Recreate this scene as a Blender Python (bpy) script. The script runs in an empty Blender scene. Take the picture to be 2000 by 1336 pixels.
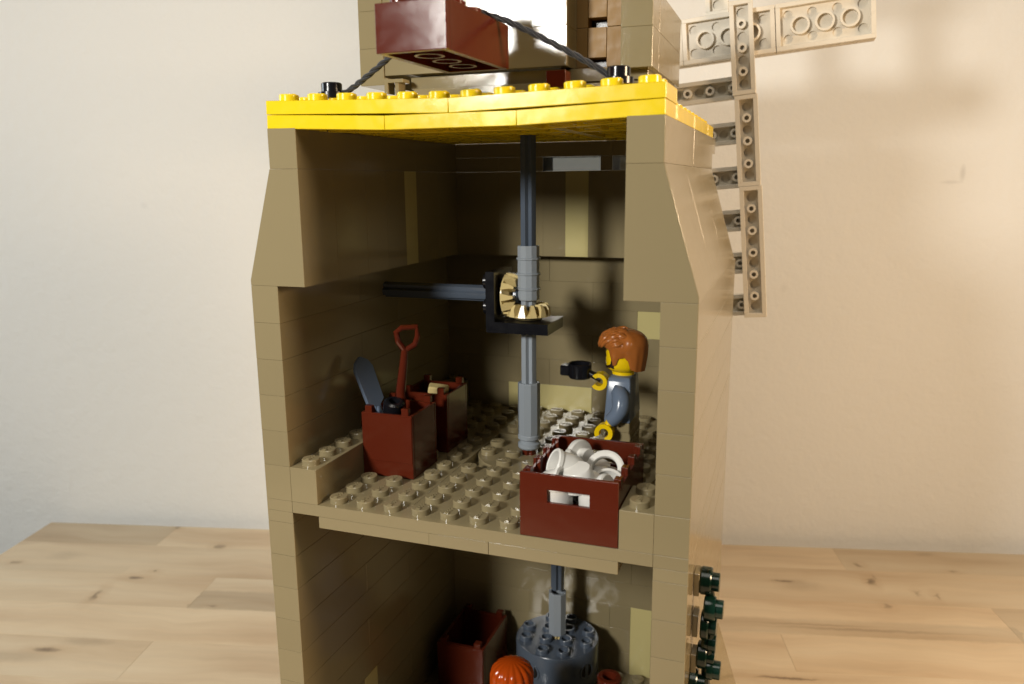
import bpy, math, random
from mathutils import Matrix, Vector, Euler
PI = math.pi
R = math.radians
random.seed(7)
scene = bpy.context.scene
col = scene.collection

# ------------------------------------------------------------------ camera, world, lights, exposure
# one Blender unit = one stud pitch of the toy bricks
cam_d = bpy.data.cameras.new('camera')
cam = bpy.data.objects.new('camera', cam_d)
col.objects.link(cam)
Rw = [[0.9425087, 0.3340819, -0.0081615], [0.0584308, -0.1887923, -0.9802772], [-0.3290337, 0.9234429, -0.1974590]]
cm = Matrix.Identity(4)
for i in range(3):
    cm[i][0] = Rw[0][i]
    cm[i][1] = -Rw[1][i]
    cm[i][2] = -Rw[2][i]
cm[0][3], cm[1][3], cm[2][3] = 15.2418, -20.8320, 10.3338
cam.matrix_world = cm
cam_d.sensor_width = 36
cam_d.lens = 27.79
cam_d.clip_start = 0.5
cam_d.clip_end = 600
cam_d.dof.use_dof = True
cam_d.dof.focus_distance = 27.0
cam_d.dof.aperture_fstop = 0.20
scene.camera = cam

world = bpy.data.worlds.new('World')
scene.world = world
world.use_nodes = True
wbg = world.node_tree.nodes['Background']
wbg.inputs[0].default_value = (0.80, 0.78, 0.76, 1)
wbg.inputs[1].default_value = 0.02

def area(name, loc, target, size, power, color):
    d = bpy.data.lights.new(name, 'AREA')
    d.shape = 'DISK'
    d.size = size
    d.energy = power
    d.color = color
    o = bpy.data.objects.new(name, d)
    col.objects.link(o)
    o.location = loc
    o.rotation_euler = (Vector(target) - Vector(loc)).to_track_quat('-Z', 'Y').to_euler()
    return o

area('key_lamp', (-10.6, -47, 24.2), (0, 8, 3), 9.0, 27500, (1.0, 0.97, 0.90))
area('left_fill', (-82, -8, 22), (-12, 26, 0), 30, 16000, (0.86, 0.95, 1.0))  # added cool fill that brightens the left wall; no window in view
area('overhead_fill', (16, -24, 76), (8, 12, 0), 44, 17000, (1.0, 0.94, 0.84))  # added soft fill for the sails and wall; no ceiling light known
area('room_lamp', (58, 0, 18), (4, -12, 0), 12, 25500, (1.0, 0.73, 0.46))

scene.view_settings.view_transform = 'Standard'
scene.view_settings.look = 'None'
scene.view_settings.exposure = 0
scene.view_settings.gamma = 1
scene.render.engine = 'CYCLES'
scene.cycles.diffuse_bounces = 2

# ------------------------------------------------------------------ materials
def lin(c):
    return tuple(((v / 255) / 12.92 if v / 255 <= 0.04045 else (((v / 255) + 0.055) / 1.055) ** 2.4) for v in c)

MATS = {}
def plastic(name, rgb, rough=0.14, vary=0.05, transmission=0.0, wave=0.006, ior=1.5, sss=0.0):
    m = bpy.data.materials.new(name)
    m.use_nodes = True
    nt = m.node_tree
    b = nt.nodes['Principled BSDF']
    c = lin(rgb)
    oi = nt.nodes.new('ShaderNodeObjectInfo')
    mr = nt.nodes.new('ShaderNodeMapRange')
    mr.inputs[3].default_value = 1 - vary
    mr.inputs[4].default_value = 1 + vary
    nt.links.new(oi.outputs['Random'], mr.inputs[0])
    hs = nt.nodes.new('ShaderNodeHueSaturation')
    hs.inputs['Color'].default_value = (*c, 1)
    nt.links.new(mr.outputs[0], hs.inputs['Value'])
    nt.links.new(hs.outputs[0], b.inputs['Base Color'])
    tc = nt.nodes.new('ShaderNodeTexCoord')
    n1 = nt.nodes.new('ShaderNodeTexNoise')       # moulding waviness
    n1.inputs['Scale'].default_value = 1.1
    n1.inputs['Detail'].default_value = 2
    n2 = nt.nodes.new('ShaderNodeTexNoise')       # handling smears in the gloss
    n2.inputs['Scale'].default_value = 2.6
    n2.inputs['Detail'].default_value = 6
    n3 = nt.nodes.new('ShaderNodeTexNoise')       # tiny scratches
    n3.inputs['Scale'].default_value = 60
    n3.inputs['Detail'].default_value = 3
    for n in (n1, n2, n3):
        nt.links.new(tc.outputs['Object'], n.inputs['Vector'])
    r = nt.nodes.new('ShaderNodeMapRange')
    r.inputs[1].default_value = 0.35
    r.inputs[2].default_value = 0.7
    r.inputs[3].default_value = rough * 0.9
    r.inputs[4].default_value = rough * 1.35
    nt.links.new(n2.outputs['Fac'], r.inputs[0])
    nt.links.new(r.outputs[0], b.inputs['Roughness'])
    bp = nt.nodes.new('ShaderNodeBump')
    bp.inputs['Strength'].default_value = 1.0
    bp.inputs['Distance'].default_value = wave
    nt.links.new(n1.outputs['Fac'], bp.inputs['Height'])
    bp2 = nt.nodes.new('ShaderNodeBump')
    bp2.inputs['Strength'].default_value = 0.35
    bp2.inputs['Distance'].default_value = 0.003
    nt.links.new(n3.outputs['Fac'], bp2.inputs['Height'])
    nt.links.new(bp.outputs[0], bp2.inputs['Normal'])
    nt.links.new(bp2.outputs[0], b.inputs['Normal'])
    b.inputs['IOR'].default_value = ior
    b.inputs['Transmission Weight'].default_value = transmission
    if sss:
        b.inputs['Subsurface Weight'].default_value = sss
        b.inputs['Subsurface Radius'].default_value = (0.3, 0.2, 0.12)
        b.inputs['Subsurface Scale'].default_value = 0.3
    MATS[name] = m
    return m

DTAN = plastic('dark_tan_plastic', (146, 133, 101), 0.06, vary=0.035)
TAN = plastic('pale_tan_plastic', (205, 192, 134), 0.14)
YEL = plastic('yellow_plastic', (244, 214, 30), 0.16)
BRN = plastic('reddish_brown_plastic', (90, 34, 19), 0.12)
BLK = plastic('black_plastic', (22, 22, 26), 0.18)
GRY = plastic('pale_grey_plastic', (152, 160, 168), 0.2, vary=0.02)
DGR = plastic('dark_grey_plastic', (84, 94, 108), 0.2, vary=0.02)
SBL = plastic('sand_blue_plastic', (106, 120, 140), 0.2, vary=0.01)
SKN = plastic('figure_yellow_plastic', (242, 204, 10), 0.22, vary=0.01)
HAR = plastic('medium_brown_plastic', (170, 100, 45), 0.16, vary=0.0)
ORG = plastic('dark_orange_plastic', (190, 74, 14), 0.14, vary=0.0)
WHT = plastic('white_plastic', (232, 230, 224), 0.16, vary=0.02)
SAI = plastic('sail_tan_plastic', (230, 220, 201), 0.28, vary=0.03)
GRN = plastic('dark_green_plastic', (13, 40, 31), 0.18)
NOU = plastic('brownish_tan_plastic', (150, 116, 66), 0.5)
GTN = plastic('gear_tan_plastic', (222, 200, 140), 0.22, vary=0.0)
CLR = plastic('clear_plastic', (120, 128, 134), 0.05, transmission=0.96, vary=0.0, ior=1.45)
INK = plastic('dark_print', (40, 20, 12), 0.4, vary=0.0)
WPR = plastic('white_print', (235, 232, 225), 0.4, vary=0.0)

# cord
def cord_mat():
    m = bpy.data.materials.new('black_cord'); m.use_nodes = True
    nt = m.node_tree; b = nt.nodes['Principled BSDF']
    b.inputs['Base Color'].default_value = (0.012, 0.012, 0.016, 1)
    b.inputs['Roughness'].default_value = 0.75
    b.inputs['Sheen Weight'].default_value = 0.4
    return m
CORD = cord_mat()

def wall_mat():
    m = bpy.data.materials.new('painted_wall'); m.use_nodes = True
    nt = m.node_tree; b = nt.nodes['Principled BSDF']
    tc = nt.nodes.new('ShaderNodeTexCoord')
    n = nt.nodes.new('ShaderNodeTexNoise'); n.inputs['Scale'].default_value = 1.3; n.inputs['Detail'].default_value = 8
    n.inputs['Roughness'].default_value = 0.62
    n2 = nt.nodes.new('ShaderNodeTexNoise'); n2.inputs['Scale'].default_value = 0.05; n2.inputs['Detail'].default_value = 3
    nt.links.new(tc.outputs['Object'], n.inputs['Vector']); nt.links.new(tc.outputs['Object'], n2.inputs['Vector'])
    cr = nt.nodes.new('ShaderNodeMapRange'); cr.inputs[3].default_value = 0.96; cr.inputs[4].default_value = 1.03
    nt.links.new(n2.outputs['Fac'], cr.inputs[0])
    # a few rubbed marks on the paint
    cur = cr.outputs[0]
    for (mx, mz, rx, rz, dep) in WALL_MARKS:
        mp = nt.nodes.new('ShaderNodeMapping')
        mp.vector_type = 'POINT'
        mp.inputs['Location'].default_value = (-mx / rx, 0, -mz / rz)
        mp.inputs['Scale'].default_value = (1 / rx, 0, 1 / rz)
        nt.links.new(tc.outputs['Object'], mp.inputs['Vector'])
        le = nt.nodes.new('ShaderNodeVectorMath'); le.operation = 'LENGTH'
        nt.links.new(mp.outputs[0], le.inputs[0])
        k = nt.nodes.new('ShaderNodeMapRange'); k.inputs[1].default_value = 0.3; k.inputs[2].default_value = 1
        k.inputs[3].default_value = dep; k.inputs[4].default_value = 1
        nt.links.new(le.outputs['Value'], k.inputs[0])
        mu = nt.nodes.new('ShaderNodeMath'); mu.operation = 'MULTIPLY'
        nt.links.new(cur, mu.inputs[0]); nt.links.new(k.outputs[0], mu.inputs[1]); cur = mu.outputs[0]
    hs = nt.nodes.new('ShaderNodeHueSaturation'); hs.inputs['Color'].default_value = (0.84, 0.835, 0.80, 1)
    nt.links.new(cur, hs.inputs['Value'])
    nt.links.new(hs.outputs[0], b.inputs['Base Color'])
    b.inputs['Roughness'].default_value = 0.75
    bp = nt.nodes.new('ShaderNodeBump'); bp.inputs['Distance'].default_value = 0.14; bp.inputs['Strength'].default_value = 0.5
    nt.links.new(n.outputs['Fac'], bp.inputs['Height']); nt.links.new(bp.outputs[0], b.inputs['Normal'])
    return m

KNOTS = [(10.96, -7.55, .55, .22, .9), (11.7, -6.6, .25, .12, .7), (9.8, -9.8, .22, .62, .75), (14.35, -2.9, .35, .30, .6), (9.97, -.2, .2, .25, .6),
         (1.8, -6.16, .3, .2, .5), (10.6, -15.5, .75, .24, .85), (12.3, -14.6, 1.7, .45, .30), (9.0, -16.2, 2.6, .55, .26), (17.4, -10.45, .5, .12, .5), (4.5, -5.0, 1.2, .7, .18), (3.0, -13.0, .15, .15, .5),
         (51.7, -4.85, .7, .16, .9), (52.4, -5.3, 1.5, .7, .22), (56.85, -2.4, .28, .30, .7), (56.95, -4.5, .22, .45, .85), (57.2, -3.9, .12, .35, .5), (56.85, -7.4, .22, .3, .5), (49.4, -14.85, 1.7, .11, .8),
         (62.5, -2.76, .25, .18, .5), (60.2, -6.0, .12, .4, .5), (59.2, -5.8, .12, .35, .4), (61.8, -.5, .8, .3, .3), (55, -10.1, 6.0, .16, .30), (52, -9.75, 3.5, .10, .3), (66, -12, .8, .3, .5), (47.5, -19, .6, .25, .5)]
BANDS = [(31, 63, -10.8, -9.2, .84), (16.1, 38, -10.8, -8.75, .80), (31, 48, -2.2, -1.2, .93), (0, 9.8, -7.15, -6.2, .95)]
TABLE_TC = None
def wood_mat():
    global TABLE_TC
    m = bpy.data.materials.new('beech_wood'); m.use_nodes = True
    nt = m.node_tree; b = nt.nodes['Principled BSDF']
    L = nt.links.new
    def N(t, **k):
        n = nt.nodes.new(t)
        for a, v in k.items(): setattr(n, a, v)
        return n
    def mathn(op, a, b_=None, clamp=False):
        n = N('ShaderNodeMath', operation=op); n.use_clamp = clamp
        for i, v in enumerate((a, b_)):
            if v is None: continue
            if isinstance(v, (int, float)): n.inputs[i].default_value = v
            else: L(v, n.inputs[i])
        return n.outputs[0]
    def mrange(v, a, b_, c, d):
        n = N('ShaderNodeMapRange'); L(v, n.inputs[0])
        for i, q in enumerate((a, b_, c, d)): n.inputs[i + 1].default_value = q
        return n.outputs[0]
    tc = N('ShaderNodeTexCoord'); TABLE_TC = tc
    oi = N('ShaderNodeObjectInfo')
    tone = N('ShaderNodeAttribute', attribute_type='OBJECT', attribute_name='tone')
    off = N('ShaderNodeCombineXYZ')
    L(mathn('MULTIPLY', oi.outputs['Random'], 70), off.inputs[0]); L(mathn('MULTIPLY', oi.outputs['Random'], 41), off.inputs[1])
    ad = N('ShaderNodeVectorMath', operation='ADD'); L(tc.outputs['Object'], ad.inputs[0]); L(off.outputs[0], ad.inputs[1])
    # warp so the grain wanders
    wn = N('ShaderNodeTexNoise'); wn.inputs['Scale'].default_value = .12; wn.inputs['Detail'].default_value = 3; L(ad.outputs[0], wn.inputs['Vector'])
    wv = N('ShaderNodeVectorMath', operation='MULTIPLY_ADD'); L(wn.outputs['Color'], wv.inputs[0]); wv.inputs[1].default_value = (0, 3.0, 0); L(ad.outputs[0], wv.inputs[2])
    def grain(sx, sy, sc, det):
        mp = N('ShaderNodeMapping'); mp.inputs['Scale'].default_value = (sx, sy, 1); L(wv.outputs[0], mp.inputs['Vector'])
        g = N('ShaderNodeTexNoise'); g.inputs['Scale'].default_value = sc; g.inputs['Detail'].default_value = det; g.inputs['Roughness'].default_value = .55
        L(mp.outputs[0], g.inputs['Vector']); return g.outputs['Fac']
    g1 = grain(.05, .35, 1.0, 4); g2 = grain(.06, 1.6, 1.5, 5); g3 = grain(.35, 6.0, 3.0, 2)
    r = N('ShaderNodeValToRGB')
    r.color_ramp.elements[0].position = .30; r.color_ramp.elements[0].color = (0.54, 0.385, 0.235, 1)
    r.color_ramp.elements[1].position = .68; r.color_ramp.elements[1].color = (0.71, 0.575, 0.395, 1)
    e = r.color_ramp.elements.new(.5); e.color = (0.655, 0.505, 0.33, 1)
    L(g1, r.inputs[0])
    v = mathn('MULTIPLY', mrange(g2, .3, .7, .955, 1.035), mrange(g3, .3, .7, .985, 1.012))
    v = mathn('MULTIPLY', v, tone.outputs['Fac'])
    # coordinates on the table top: explicit knots, flecks and heartwood bands
    sep = N('ShaderNodeSeparateXYZ'); 
    wob = N('ShaderNodeTexNoise'); wob.inputs['Scale'].default_value = 1.6; wob.inputs['Detail'].default_value = 4; L(tc.outputs['Object'], wob.inputs['Vector'])
    w2 = N('ShaderNodeVectorMath', operation='MULTIPLY_ADD'); L(wob.outputs['Color'], w2.inputs[0]); w2.inputs[1].default_value = (1.1, .34, 0); L(tc.outputs['Object'], w2.inputs[2])
    w3 = N('ShaderNodeVectorMath', operation='SUBTRACT'); L(w2.outputs[0], w3.inputs[0]); w3.inputs[1].default_value = (.55, .17, 0)
    L(w3.outputs[0], sep.inputs[0])
    X, Y = sep.outputs[0], sep.outputs[1]
    for x0, x1, y0, y1, k in BANDS:
        bx = mathn('MULTIPLY', mrange(X, x0 - .02, x0 + .02, 0, 1), mrange(X, x1 - .02, x1 + .02, 1, 0))
        by = mathn('MULTIPLY', mrange(Y, y0 - .12, y0 + .12, 0, 1), mrange(Y, y1 - .15, y1 + .15, 1, 0))
        v = mathn('MULTIPLY', v, mrange(mathn('MULTIPLY', bx, by), 0, 1, 1, k))
    kn = None; ha = None
    for kx, ky, rx, ry, st in KNOTS:
        dx = mathn('DIVIDE', mathn('SUBTRACT', X, kx), rx); dy = mathn('DIVIDE', mathn('SUBTRACT', Y, ky), ry)
        d = mathn('SQRT', mathn('ADD', mathn('MULTIPLY', dx, dx), mathn('MULTIPLY', dy, dy)))
        a = mrange(d, .35, 1.15, st * .85, 0); h = mrange(d, .8, 3.2, st * .34, 0)
        kn = a if kn is None else mathn('MAXIMUM', kn, a)
        ha = h if ha is None else mathn('MAXIMUM', ha, h)
    hs = N('ShaderNodeHueSaturation'); L(r.outputs[0], hs.inputs['Color']); L(v, hs.inputs['Value'])
    hs.inputs['Saturation'].default_value = 1.0
    m2 = N('ShaderNodeMix', data_type='RGBA'); L(ha, m2.inputs[0]); L(hs.outputs[0], m2.inputs[6]); m2.inputs[7].default_value = (.40, .23, .10, 1)
    m3 = N('ShaderNodeMix', data_type='RGBA'); L(kn, m3.inputs[0]); L(m2.outputs[2], m3.inputs[6]); m3.inputs[7].default_value = (.13, .085, .05, 1)
    L(m3.outputs[2], b.inputs['Base Color'])
    L(mrange(g2, .3, .7, .36, .5), b.inputs['Roughness'])
    bp = N('ShaderNodeBump'); bp.inputs['Distance'].default_value = 0.008; bp.inputs['Strength'].default_value = 0.5
    L(g3, bp.inputs['Height']); L(bp.outputs[0], b.inputs['Normal'])
    return m
WALL_MARKS = [(62.35, 10.7, 0.22, 0.65, 0.84), (61.7, 10.15, 0.8, 0.14, 0.88), (9.0, 9.0, 0.35, 0.3, 0.95), (52, 3.5, 0.3, 0.4, 0.95), (20, 14, 0.25, 0.3, 0.95)]
WALLM = wall_mat()
WOOD = wood_mat()

# ------------------------------------------------------------------ mesh helpers
class MB:
    def __init__(s): s.v = []; s.f = []
    def add(s, vs, fs, M=None):
        o = len(s.v)
        s.v += [tuple(M @ Vector(p)) if M else tuple(p) for p in vs]
        s.f += [tuple(i + o for i in f) for f in fs]
        return s
    def box(s, x0, x1, y0, y1, z0, z1, b=0.02, M=None):
        """box with chamfered edges"""
        b = min(b, (x1 - x0) / 3, (y1 - y0) / 3, (z1 - z0) / 3)
        vs = []; idx = {}
        X = (x0, x1); Y = (y0, y1); Z = (z0, z1)
        for i in (0, 1):
            for j in (0, 1):
                for k in (0, 1):
                    sx, sy, sz = (1 - 2 * i) * b, (1 - 2 * j) * b, (1 - 2 * k) * b
                    for a, d in (('x', (0, sy, sz)), ('y', (sx, 0, sz)), ('z', (sx, sy, 0))):
                        idx[i, j, k, a] = len(vs)
                        vs.append((X[i] + d[0], Y[j] + d[1], Z[k] + d[2]))
        fs = []
        q = [(0, 0), (0, 1), (1, 1), (1, 0)]
        for i in (0, 1):
            for a in range(3):
                def key(p, r, a=a, i=i):
                    t = [0, 0, 0]; t[a] = i; t[(a + 1) % 3] = p; t[(a + 2) % 3] = r
                    return tuple(t)
                f = [idx[key(*c) + ('xyz'[a],)] for c in q]
                if i == 1: f = f[::-1]
                fs.append(tuple(f[::-1]))
                # edges along axis a
        for a in range(3):
            b1, b2 = (a + 1) % 3, (a + 2) % 3
            for p in (0, 1):
                for r in (0, 1):
                    t0 = [0, 0, 0]; t0[b1] = p; t0[b2] = r; t1 = list(t0); t1[a] = 1
                    t0[a] = 0
                    f = (idx[tuple(t0) + ('xyz'[b1],)], idx[tuple(t1) + ('xyz'[b1],)], idx[tuple(t1) + ('xyz'[b2],)], idx[tuple(t0) + ('xyz'[b2],)])
                    if (p + r) % 2 == 0: f = f[::-1]
                    if True: fs.append(f)
        for i in (0, 1):
            for j in (0, 1):
                for k in (0, 1):
                    f = (idx[i, j, k, 'x'], idx[i, j, k, 'y'], idx[i, j, k, 'z'])
                    if (i + j + k) % 2 == 1: f = f[::-1]
                    fs.append(f[::-1])
        return s.add(vs, fs, M)
    def lathe(s, prof, n=24, M=None, cap=True):
        """prof: (radius, z) pairs bottom to top outside"""
        vs = []; fs = []
        rings = []
        for r, z in prof:
            if r < 1e-6:
                rings.append([len(vs)]); vs.append((0, 0, z))
            else:
                rings.append(list(range(len(vs), len(vs) + n)))
                vs += [(r * math.cos(2 * PI * k / n), r * math.sin(2 * PI * k / n), z) for k in range(n)]
        for a, b in zip(rings, rings[1:]):
            for k in range(n):
                k2 = (k + 1) % n
                if len(a) == 1 and len(b) == 1: continue
                if len(a) == 1: fs.append((a[0], b[k2], b[k])[::-1])
                elif len(b) == 1: fs.append((a[k], a[k2], b[0]))
                else: fs.append((a[k], a[k2], b[k2], b[k]))
        if cap:
            if len(rings[0]) > 1: fs.append(tuple(rings[0][::-1]))
            if len(rings[-1]) > 1: fs.append(tuple(rings[-1]))
        return s.add(vs, fs, M)
    def prism(s, poly, y0, y1, M=None):
        """poly in (x,z), counter clockwise seen from -y, extruded along y"""
        n = len(poly)
        vs = [(x, y0, z) for x, z in poly] + [(x, y1, z) for x, z in poly]
        fs = [tuple(range(n)), tuple(range(2 * n - 1, n - 1, -1))]
        for i in range(n):
            j = (i + 1) % n
            fs.append((j, i, i + n, j + n))
        return s.add(vs, fs, M)
    def tube(s, pts, rad, n=10, M=None, cap=True):
        pts = [Vector(p) for p in pts]
        if not hasattr(rad, '__len__'): rad = [rad] * len(pts)
        vs = []; fs = []
        ref = None
        for i, p in enumerate(pts):
            t = (pts[min(i + 1, len(pts) - 1)] - pts[max(i - 1, 0)]).normalized()
            if ref is None:
                ref = t.orthogonal().normalized()
            ref = (ref - t * ref.dot(t)).normalized()
            bn = t.cross(ref)
            for k in range(n):
                a = 2 * PI * k / n
                vs.append(p + (ref * math.cos(a) + bn * math.sin(a)) * rad[i])
        for i in range(len(pts) - 1):
            for k in range(n):
                k2 = (k + 1) % n
                fs.append((i * n + k, i * n + k2, (i + 1) * n + k2, (i + 1) * n + k))
        if cap:
            fs.append(tuple(range(n - 1, -1, -1)))
            fs.append(tuple(range((len(pts) - 1) * n, len(pts) * n)))
        return s.add(vs, fs, M)
    def ellipsoid(s, c, r, nu=20, nv=12, M=None, fn=None):
        vs = [];fs = []
        for j in range(nv + 1):
            th = PI * j / nv
            for i in range(nu):
                ph = 2 * PI * i / nu
                d = Vector((math.sin(th) * math.cos(ph), math.sin(th) * math.sin(ph), math.cos(th)))
                k = fn(d) if fn else 1
                vs.append((c[0] + r[0] * d.x * k, c[1] + r[1] * d.y * k, c[2] + r[2] * d.z * k))
        for j in range(nv):
            for i in range(nu):
                i2 = (i + 1) % nu
                fs.append((j * nu + i, (j + 1) * nu + i, (j + 1) * nu + i2, j * nu + i2))
        return s.add(vs, fs, M)
    def mesh(s, name, mat, smooth=32):
        m = bpy.data.meshes.new(name)
        m.from_pydata(s.v, [], s.f)
        m.materials.append(mat)
        m.polygons.foreach_set('use_smooth', [smooth > 0] * len(m.polygons))
        if smooth > 0:
            m.set_sharp_from_angle(angle=R(smooth))
        m.validate()
        m.update()
        return m

def link(name, mesh, parent=None, loc=(0, 0, 0), rot=(0, 0, 0), **props):
    o = bpy.data.objects.new(name, mesh)
    col.objects.link(o)
    o.parent = parent
    o.location = loc
    o.rotation_euler = rot
    for k, v in props.items(): o[k] = v
    return o
def thing(name, label, cat, loc=(0, 0, 0), rot=(0, 0, 0), group=None):
    o = link(name, None, None, loc, rot, label=label, category=cat)
    o.empty_display_size = 0.3
    if group: o['group'] = group
    return o
def part(name, mb, mat, parent, loc=(0, 0, 0), rot=(0, 0, 0), smooth=32, **props):
    return link(name, mb.mesh(name, mat, smooth), parent, loc, rot, **props)

CACHE = {}
G = 0.0028
def brick_mesh(w, d, h, mat, b=0.010):
    k = ('brick', round(w, 3), round(d, 3), round(h, 3), mat.name)
    if k not in CACHE:
        CACHE[k] = MB().box(G, w - G, G, d - G, G * .6, h - G * .6, b).mesh('brick', mat, 20)
    return CACHE[k]
def brick(parent, x, y, z, w, d, h, mat, name='brick', jit=0.006, rot=(0, 0, 0), **p):
    return link(name, brick_mesh(w, d, h, mat), parent,
                (x + random.uniform(-jit, jit), y + random.uniform(-jit, jit), z), rot, **p)

# raised lettering as on the real studs
def letter_verts(text, size):
    cu = bpy.data.curves.new('lettering', 'FONT')
    cu.body = text; cu.size = size; cu.extrude = 0.022; cu.align_x = 'CENTER'; cu.align_y = 'CENTER'
    cu.resolution_u = 1
    cu.offset = 0.004
    o = bpy.data.objects.new('lettering', cu)
    col.objects.link(o)
    me = bpy.data.meshes.new_from_object(o.evaluated_get(bpy.context.evaluated_depsgraph_get()))
    vs = [v.co.copy() for v in me.vertices]; fs = [tuple(p.vertices) for p in me.polygons]
    bpy.data.objects.remove(o); bpy.data.curves.remove(cu); bpy.data.meshes.remove(me)
    return vs, fs
try:
    LET = letter_verts('LEGO', 0.185)
except Exception:
    LET = ([], [])
def stud_mesh(mat, text=True, n=28, hollow=False):
    k = ('stud', mat.name, text, hollow)
    if k not in CACHE:
        mb = MB()
        if hollow:
            mb.lathe([(.3, 0), (.3, .19), (.285, .212), (.205, .212), (.195, .2), (.195, .02), (0, .02)], n, cap=False)
        else:
            mb.lathe([(.3, -.01), (.3, .185), (.278, .212), (0, .212)], n, cap=False)
            if text and LET[0]:
                mb.add([(v.x * 1.0, v.y * 1.15, .213 + v.z) for v in LET[0]], LET[1])
        CACHE[k] = mb.mesh('stud', mat, 28)
    return CACHE[k]
def stud(parent, x, y, z, mat, rz=0.0, hollow=False, text=True, rot=None):
    return link('stud', stud_mesh(mat, text, hollow=hollow), parent, (x, y, z), rot or (0, 0, rz))

def under_plate(mb, w, d, h=0.4, g=0.006):
    """plate whose hollow underside (tubes, dimples) faces -z; body 0..h"""
    t = 0.19; roof = 0.13
    x0, x1, y0, y1 = g, w - g, g, d - g
    mb.box(x0, x1, y0, y0 + t, 0, h, 0.015)
    mb.box(x0, x1, y1 - t, y1, 0, h, 0.015)
    mb.box(x0, x0 + t, y0 + t, y1 - t, 0, h, 0.004)
    mb.box(x1 - t, x1, y0 + t, y1 - t, 0, h, 0.004)
    # outer skin on top
    vs = [(x0, y0, h - .001), (x1, y0, h - .001), (x1, y1, h - .001), (x0, y1, h - .001)]
    mb.add(vs, [(0, 1, 2, 3)])
    # ceiling of the cavity with a round dimple under every stud
    zc = h - roof
    n = 16
    for i in range(int(round(w))):
        for j in range(int(round(d))):
            a0 = i if i else x0 + t; a1 = i + 1 if i + 1 < w else x1 - t
            b0 = j if j else y0 + t; b1 = j + 1 if j + 1 < d else y1 - t
            cx, cy = i + .5, j + .5
            vs = []; fs = []
            for k in range(n):
                a = 2 * PI * k / n + PI / 4
                c, s_ = math.cos(a), math.sin(a)
                m = max(abs(c), abs(s_))
                u, v = c / m, s_ / m
                px = cx + (u * (a1 - cx) if u > 0 else u * (cx - a0))
                py = cy + (v * (b1 - cy) if v > 0 else v * (cy - b0))
                vs += [(px, py, zc), (cx + .2 * c, cy + .2 * s_, zc), (cx + .2 * c, cy + .2 * s_, zc + .11)]
            for k in range(n):
                l = (k + 1) % n
                fs.append((3 * k, 3 * k + 1, 3 * l + 1, 3 * l))
                fs.append((3 * k + 1, 3 * k + 2, 3 * l + 2, 3 * l + 1))
            fs.append(tuple(3 * k + 2 for k in range(n)))
            mb.add(vs, fs)
    W, D = int(round(w)), int(round(d))
    if W > 1 and D > 1:
        for i in range(1, W):
            for j in range(1, D):
                mb.lathe([(.4, zc), (.4, 0.0), (.31, 0.0), (.31, zc)], 22, Matrix.Translation((i, j, 0)), cap=False)
    else:
        for i in range(1, max(W, D)):
            c = (i, .5, 0) if W > 1 else (.5, i, 0)
            mb.lathe([(.2, zc), (.2, 0.0), (.1, 0.0), (.1, zc)], 14, Matrix.Translation(c), cap=False)
    return mb
def under_mesh(w, d, mat):
    k = ('under', w, d, mat.name)
    if k not in CACHE:
        CACHE[k] = under_plate(MB(), w, d).mesh('plate', mat, 28)
    return CACHE[k]

# ------------------------------------------------------------------ setting: wall and table
TA = math.atan2(36.01 - 19.26, 30.75 + 35.34)
Tz = -14.0
Torg = Vector((-35.34, 19.26, Tz))
wl = MB(); wl.box(-90, 190, 1.1, 3.0, -70, 120, 0.01)
wobj = part('wall', wl, WALLM, None, Torg - Vector((0, 0, Tz)), (0, 0, TA), smooth=0, kind='structure')

table = thing('table', 'pale beech butcher block table of glued staves under the toy windmill', 'table', Torg, (0, 0, TA))
widths = [3.1, 4.05, 3.65, 3.45, 3.5, 3.4, 3.6, 3.4, 3.5, 3.3, 3.6, 3.4, 3.5, 3.4, 3.6, 3.4]
ends = [[9.85, 31, 55.9, 88], [24, 78], [16.1, 38, 62.7, 95], [27, 50, 84], [15.9, 45, 72], [8, 30, 58, 90], [22, 47, 80], [12, 35, 66], [25, 56, 92], [18, 49, 76],
        [30, 61], [14, 44, 85], [24, 70], [35, 62, 90], [19, 50], [28, 73]]
tones = [[.80, 1.02, 1.0, .84, .9], [.96, .95, 1.0], [.98, .93, 1.05, .85, 1.0], [1.05, 1.02, 1.03, .95], [.97, 1.0, 1.0, .9]]
rnd_t = random.Random(3)
yy = 0.0
for i, wd in enumerate(widths):
    xs = [0] + ends[i] + [118]
    for q, (a, b) in enumerate(zip(xs, xs[1:])):
        o = part('stave', MB().box(-(b - a) / 2 + .004, (b - a) / 2 - .004, -wd / 2 + .004, wd / 2 - .004, -2.6, random.uniform(-.004, .0), .006),
             WOOD, table, ((a + b) / 2, -(yy + wd / 2), 0), smooth=0)
        o['tone'] = tones[i][q] if i < len(tones) else rnd_t.uniform(.86, 1.06)
    yy += wd
TABLE_TC.object = table

# ------------------------------------------------------------------ the toy windmill tower
mill = thing('toy_windmill', 'tall dark tan brick-built toy windmill, open at the front with a yellow deck', 'toy windmill', (6, 7, Tz))
class Off:
    """bricks are written in tower coordinates; this shifts them to the empty's frame"""
    v = Vector((-6, -7, -Tz))
def mb_brick(x, y, z, w, d, h, mat=DTAN, name='brick', jit=0.006, **p):
    return brick(mill, x - 6, y - 7, z - Tz, w, d, h, mat, name, jit, **p)
def mpart(name, mb, mat, smooth=25, rot=(0, 0, 0), at=(0, 0, 0), **p):
    return part(name, mb, mat, mill, (at[0] - 6, at[1] - 7, at[2] - Tz), rot, smooth, **p)
def mstud(pl, x, y, z, mat, rz=0.0, **k):
    """stud as a sub-part of plate pl, given in tower coordinates"""
    loc = Vector((x - 6, y - 7, z - Tz)) - Vector(pl.location)
    return stud(pl, loc.x, loc.y, loc.z, mat, rz, **k)

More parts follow.
